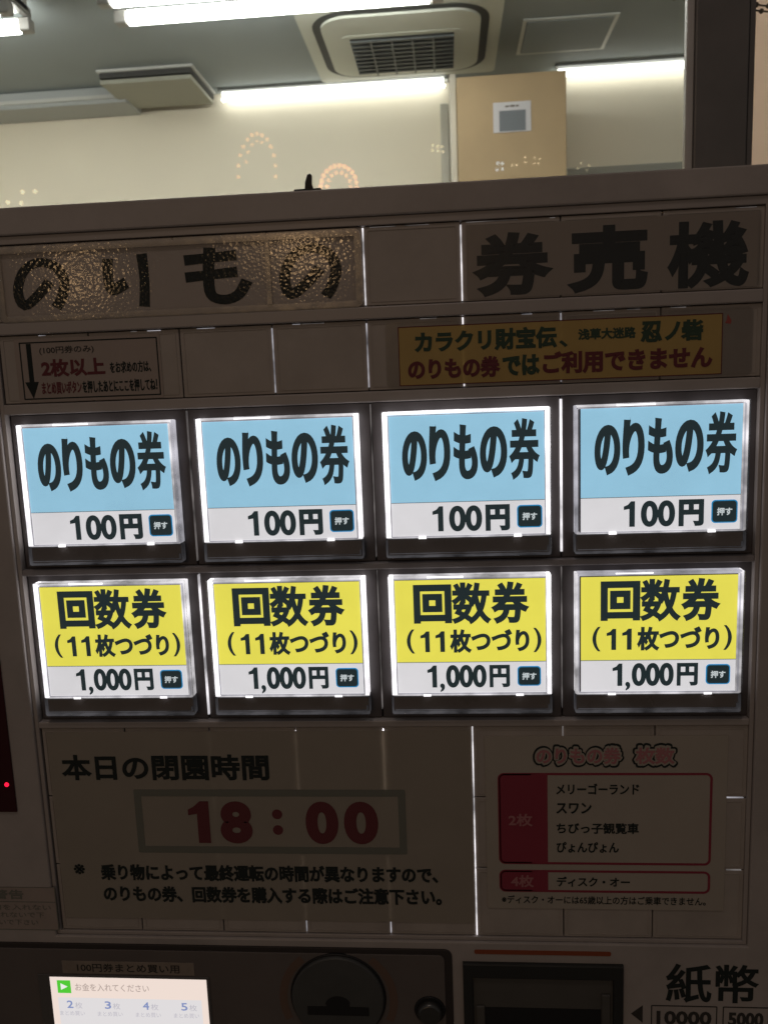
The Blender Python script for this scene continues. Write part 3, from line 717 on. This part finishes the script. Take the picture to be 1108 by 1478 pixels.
# bill slot
bs = part('banknote_slot', G().ring((270.8, 373.6, -420, -324.8), (277.2, 367.2, -414, -335), -6.0, -3.0, 0.8), M['dgrey'])
bs.data.materials.clear(); bs.data.materials.append(mat('slot_bezel', (0.022, 0.024, 0.023), 0.5))
part('slot_back', G().box(277.3, 367.1, -413.9, -335.1, -3.4, -3.0), M['mid'], parent=bs)
part('slot_mouth', G().box(284.8, 359.6, -413, -357.6, -3.8, -3.35), M['black'], parent=bs)
part('slot_guide', G().box(279, 284.6, -413, -356, -5.2, -3.3, 0.5), M['mid'], parent=bs)
part('slot_guide', G().box(359.8, 365.4, -413, -346, -5.2, -3.3, 0.5), M['mid'], parent=bs)
part('orange_line', G().rrect(278.5, 366, -319.2, -316.2, 1.2, -3.35, -3.0), M['orange'])
text('紙幣', 401.5, 459.0, -352.5, -325.0, -3.2, M['ink'], TM, mm=0.55, name='banknote_lettering').location = FACE - TM.location
for s, a, b in (('10000', 392.3, 434.0), ('5000', 437.4, 466.5)):
    fr = part('amount_frame', G().rframe(a, b, -374, -355.0, 0.6, 0.7, -3.2, -3.0, 2), M['ink_s'])
    text(s, a+3.5, b-3.5, -369.0, -359.0, -3.15, M['ink_s'], fr, off=0.02, bev=0.02)
part('arrow_mark', G().poly([(379.6, -361.6), (387, -355.4), (387, -368)], -3.2, -3.0), M['ink_s'])
# touch screen
scr = part('touch_screen', G().box(-20, 99.5, -460, -341.0, -5.6, -4.9, 0.3), mat('screen_bezel', (0.12, 0.115, 0.11), 0.3), 'small lit touch screen for buying several tickets at once')
part('screen_glass', G().poly([(-11.5, -342.6), (97.4, -342.6), (97.4, -455), (-11.5, -455)], -5.75, -5.6), glow('screen_white', (0.93, 0.78, 0.70), 0.93), parent=scr)
part('menu_area', G().box(-7, 93, -455, -358.0, -5.82, -5.75), glow('screen_pale_blue', (0.80, 0.77, 0.78), 0.93), parent=scr)
part('play_icon', G().box(-6.6, 2.8, -354.6, -345.0, -5.84, -5.75), glow('screen_green', (0.09, 0.62, 0.04), 0.95), parent=scr)
part('play_triangle', G().poly([(-4.2, -347.2), (-4.2, -352.2), (0.6, -349.7)], -5.92, -5.84), glow('screen_icon_white', (0.9, 0.9, 0.85), 0.95), parent=scr)
g1, g2, g3 = glow('screen_grey_text', (0.50, 0.40, 0.36), 0.9), glow('screen_blue_text', (0.24, 0.30, 0.55), 0.95), glow('screen_faint_text', (0.52, 0.50, 0.56), 0.95)
text('お金を入れてください', 6.0, 57.5, -352.6, -346.8, -6.0, g1, scr, off=0.01)
for k, s in enumerate('2345'):
    x = -1.0 + k*26.6
    text(s, x, x+4.4, -365.8, -360.0, -6.1, g2, scr, off=0.02)
    text('枚', x+5.6, x+10.8, -366.0, -361.2, -6.1, g3, scr)
    text('まとめ買い', x-5.5, x+12.0, -371.5, -368.0, -6.1, g3, scr)
lb = tag(bpy.data.objects.new('screen_label', None), 'narrow strip of label tape above the touch screen reading 100円券まとめ買い用', 'label tape'); COL.objects.link(lb); lb.location = FACE
obj('tape', G().box(-2.0, 89.6, -339.6, -330.2, -5.3, -4.9, 0.1), M['tape'], lb)
text('100円券まとめ買い用', 8.5, 79.5, -338.0, -331.6, -5.5, M['ink_s'], lb, off=0.015)
lt = part('latch', G().box(184.6, 200.6, 163.4, 165.8, 4, 14, 0.5).poly([(190.5, 165.0), (196.0, 165.0), (194.6, 169.0), (194.8, 174.0), (194.0, 174.6), (192.4, 174.0), (191.0, 170.0)], 7, 10), M['black'], 'small black latch fin on the top edge')

# ---------------------------------------------------------------- signs, stickers, notices on the face
def sign(name, label, cat):
    return thing(name, label, cat, FACE)
YP = -0.30
# header: hand-lettered sign under embossed film
s = sign('header_sign', 'header sign with bold brushed のりもの letters under glossy embossed film', 'sign')
obj('sheet', G().rrect(4.5, 222.0, 97.9, 140.6, 3, YP-0.2, YP, 0), M['paperh'], s)
NO = [[(0.66, 0.46), (0.45, 0.70), (0.19, 0.90), (0.10, 0.62), (0.22, 0.26), (0.48, 0.09), (0.78, 0.18), (0.91, 0.46), (0.84, 0.78), (0.73, 0.96)]]
RI = [[(0.15, 0.08), (0.13, 0.45), (0.20, 0.66), (0.50, 0.54)], [(0.86, 0.02), (0.88, 0.5), (0.84, 1.0)]]
MO = [[(0.02, 0.20), (0.82, 0.15)], [(0.02, 0.50), (0.82, 0.44)], [(0.42, 0.0), (0.38, 0.45), (0.40, 0.82), (0.60, 0.92), (0.82, 0.84), (0.96, 0.60)]]
for L, b, w_ in ((NO, (12.1, 48.0, 104.0, 134.4), 0.165), (RI, (68.0, 97.2, 103.4, 134.2), 0.20), (MO, (117.6, 156.6, 102.6, 135.0), 0.165), (NO, (173.6, 211.0, 103.2, 134.9), 0.165)):
    g = G(); strokes(g, L, b, w_, YP-0.45, YP-0.2); obj('lettering', g, M['ink'], s)
obj('film', G().rrect(4.0, 222.4, 97.6, 140.9, 3.5, YP-1.1, YP-0.9, 0), M['film'], s)
obj('film_border', G().rframe(3.2, 223.0, 97.0, 141.4, 4.5, 4.2, YP-1.9, YP-0.9, 6), M['border'], s)
obj('film_ridge', G().box(166.5, 169.5, 101, 138, YP-1.45, YP-1.1, 0.15), M['border'], s)

s = sign('header_sign', 'header sign with heavy black 券売機 characters under smooth clear film', 'sign')
obj('sheet', G().box(284.0, 444.0, 99.0, 139.4, YP-0.2, YP), M['paperh'], s)
for ch, a, b, c, d in (('券', 287.6, 330.0, 99.9, 134.8), ('売', 341.2, 384.2, 99.6, 136.0), ('機', 395.2, 439.4, 99.4, 135.6)):
    text(ch, a, b, c, d, YP-0.4, M['ink'], s, off=0.008, bev=0.040 if ch != '機' else 0.030)
obj('film', G().rrect(283.0, 445.5, 98.2, 140.4, 2.0, YP-0.75, YP-0.6), M['film2'], s)

s = sign('arrow_sticker', 'framed sticker at left with a downward arrow and 2枚以上 in dark red', 'sticker')
obj('sheet', G().rrect(9.5, 99.8, 49.6, 87.6, 1.0, YP-0.15, YP), M['cream'], s)
obj('frame_line', G().rframe(12.6, 98.3, 51.2, 85.6, 0.3, 0.75, YP-0.28, YP-0.15, 2), M['ink'], s)
obj('arrow', G().box(17.0, 20.0, 61.0, 84.6, YP-0.28, YP-0.15).poly([(14.2, 61.8), (22.8, 61.8), (18.6, 51.8)], YP-0.30, YP-0.15), M['ink'], s)
text('(100円券のみ)', 25.0, 59.0, 77.6, 82.6, YP-0.3, M['ink_s'], s, off=0.018)
text('2枚以上', 25.2, 65.0, 64.4, 75.0, YP-0.3, M['red'], s, bev=0.045)
text('をお求めの方は、', 68.0, 93.4, 65.2, 72.0, YP-0.3, M['ink'], s, off=0.024)
text('まとめ買いボタン', 24.4, 49.4, 54.0, 61.4, YP-0.3, M['red'], s, off=0.024)
text('を押したあとにここを押してね！', 49.9, 96.4, 54.0, 61.4, YP-0.3, M['ink'], s, off=0.024)

s = sign('yellow_notice', 'wide ochre notice strip with green and dark red writing beginning カラクリ財宝伝', 'notice')
obj('clear_cover', G().rrect(234.6, 443.0, 49.8, 88.0, 3.5, YP-0.12, YP), M['film2'], s)
obj('sheet', G().box(242.2, 426.2, 50.9, 85.0, YP-0.3, YP-0.12), M['yellow'], s)
obj('frame_line', G().rframe(242.2, 426.2, 50.9, 85.0, 0.2, 0.5, YP-0.42, YP-0.3, 2), M['red'], s)
text('カラクリ財宝伝', 252.0, 333.5, 69.6, 82.0, YP-0.5, M['green'], s, bev=0.048)
text('、', 335.0, 339.4, 69.8, 73.6, YP-0.5, M['green'], s, bev=0.03)
text('浅草大迷路', 345.6, 378.0, 73.2, 79.6, YP-0.5, M['green'], s, off=0.03, bev=0.015)
text('忍', 380.8, 392.6, 70.4, 82.2, YP-0.5, M['green'], s, bev=0.048)
text('ノ', 394.4, 402.6, 71.2, 81.4, YP-0.5, M['green'], s, bev=0.048)
text('砦', 403.4, 415.4, 70.4, 82.2, YP-0.5, M['green'], s, bev=0.048)
text('のりもの券', 247.4, 300.8, 54.2, 66.4, YP-0.5, M['red'], s, bev=0.048)
text('では', 302.4, 323.6, 54.6, 66.4, YP-0.5, M['green'], s, bev=0.048)
text('ご利用できません', 325.4, 420.8, 54.6, 67.4, YP-0.5, M['red'], s, bev=0.048)
obj('red_scuff', G().poly([(427.5, 79.4), (430.6, 78.8), (431.0, 80.6), (428.9, 84.4), (428.4, 81.2)], -0.30, -0.05), mat('red_scuff', (0.62, 0.11, 0.09), 0.5), s)

s = sign('closing_time_notice', 'large paper notice with 本日の閉園時間 and 18：00 in a grey-green frame', 'notice')
obj('sheet', G().box(3.4, 279.2, -296.2, -163.6, -0.75, -0.55), M['paper'], s)
text('本日の閉園時間', 11.8, 149.6, -197.0, -179.2, -0.95, M['ink'], s, mm=0.62)
obj('frame_line', G().rframe(58.6, 236.6, -248.2, -203.4, 1.0, 4.8, -0.9, -0.75, 3), M['gline'], s)
for ch, a, b in (('1', 92.6, 108.6), ('8', 115.0, 136.2), ('：', 146.4, 156.6), ('0', 171.4, 192.8), ('0', 196.4, 218.6)):
    if ch == '：':
        for z in (-220.6, -231.6): obj('lettering', G().tube([(153.0, -0.9, z), (153.0, -0.75, z)], 3.4, 20), M['red'], s)
    elif ch == '1': one(s, 94.0, 108.0, -241.0, -211.6, -0.95, M['red'], stem=0.58)
    else: text(ch, a, b, -241.2, -211.6, -0.95, M['red'], s, mm=2.0)
text('※', 12.6, 20.4, -264.4, -256.8, -0.95, M['ink'], s, off=0.02)
text('乗り物によって最終運転の時間が異なりますので、', 31.2, 256.0, -268.4, -256.6, -0.95, M['ink'], s, mm=0.48)
text('のりもの券、回数券を購入する際はご注意下さい。', 31.6, 258.0, -284.0, -272.2, -0.95, M['ink'], s, mm=0.48)

s = sign('ride_price_notice', 'white ride list notice headed のりもの券 枚数 with two magenta framed boxes', 'notice')
obj('sheet', G().box(287.6, 435.6, -285.2, -167.6, -0.75, -0.3), M['paper2'], s)
for st, a, b in (('のりもの券', 319.4, 371.0), ('枚数', 380.2, 403.6)):
    text(st, a-2.2, b+2.2, -188.6, -172.2, -0.95, M['ink'], s, mm=0.45, halo=1.5, name='letter_outline')
    text(st, a-1.0, b+1.0, -187.2, -173.6, -1.15, M['paper2'], s, mm=0.40, halo=0.75, name='letter_halo')
    text(st, a, b, -185.9, -175.0, -1.35, M['pink'], s, mm=0.32)
obj('frame_line', G().rframe(295.2, 427.0, -254.2, -192.0, 4.0, 1.5, -0.9, -0.75, 6), M['mag'], s)
obj('frame_block', G().rrect(296.0, 322.0, -253.6, -192.6, 3.6, -0.9, -0.75).box(316, 326.2, -253.4, -192.8, -0.93, -0.75), M['mag'], s)
obj('frame_line', G().rframe(295.2, 427.0, -273.6, -258.2, 4.0, 1.5, -0.9, -0.75, 6), M['mag'], s)
obj('frame_block', G().rrect(296.0, 322.0, -273.0, -258.8, 3.6, -0.9, -0.75).box(316, 326.2, -272.8, -259.0, -0.93, -0.75), M['mag'], s)
text('2枚', 301.6, 316.6, -228.0, -219.4, -1.15, M['pink'], s, off=0.02, bev=0.01)
text('4枚', 302.6, 317.0, -270.2, -261.6, -1.15, M['pink'], s, off=0.02, bev=0.01)
for st, b, v in (('メリーゴーランド', 382.6, -206.4), ('スワン', 353.4, -219.4), ('ちびっ子観覧車', 382.6, -233.0), ('ぴょんぴょん', 370.4, -246.0)):
    text(st, 331.6, b, v, v+7.4, -0.95, M['ink'], s, off=0.022, bev=0.008)
text('ディスク・オー', 331.6, 377.4, -269.6, -262.6, -0.95, M['ink'], s, off=0.022, bev=0.008)
text('※ディスク・オーには65歳以上の方はご乗車できません。', 296.6, 424.6, -281.8, -276.0, -0.95, M['ink'], s, off=0.018)

s = sign('warning_sticker', 'faint framed warning sticker reading 警告 at the lower left edge', 'sticker')
obj('sheet', G().box(-62, -0.8, -304.4, -272.6, -3.2, -3.0), M['cream'], s)
obj('frame_line', G().rframe(-62, -0.8, -304.4, -272.6, 0.3, 0.5, -3.3, -3.2, 2).box(-61, -1.3, -283.8, -283.3, -3.3, -3.2), M['gline'], s)
text('警告', -45.0, -23.0, -281.6, -274.6, -3.4, M['gline'], s, off=0.03)
for k in range(3): text('手や物を入れないで下さい'[k*2:k*2+8], -60.0, -5.0-k*5, -289.5-k*5.6, -285.4-k*5.6, -3.4, M['gline'], s)

# the lower controls stand 3-8 mm proud of the display plane; their measured places are corrected for that
def lift(o, du, dv):
    o.location = o.location + Vector((du*0.001, 0, dv*0.001))
for o in list(TM.children) if False else [k for k in COL.objects if k.parent is TM]:
    n = o.name.split('.')[0]
    if n in ('touch_screen',): lift(o, 1.5, 5.0)
    elif n in ('coin_slot_dial', 'return_knob', 'orange_arc'): lift(o, 0.5, 4.8)
    elif n in ('banknote_slot', 'orange_line'): lift(o, -0.5, 2.6)
    elif n in ('banknote_lettering', 'amount_frame', 'arrow_mark'): lift(o, -1.2, 3.8)
lift(lb, 1.5, 4.6)
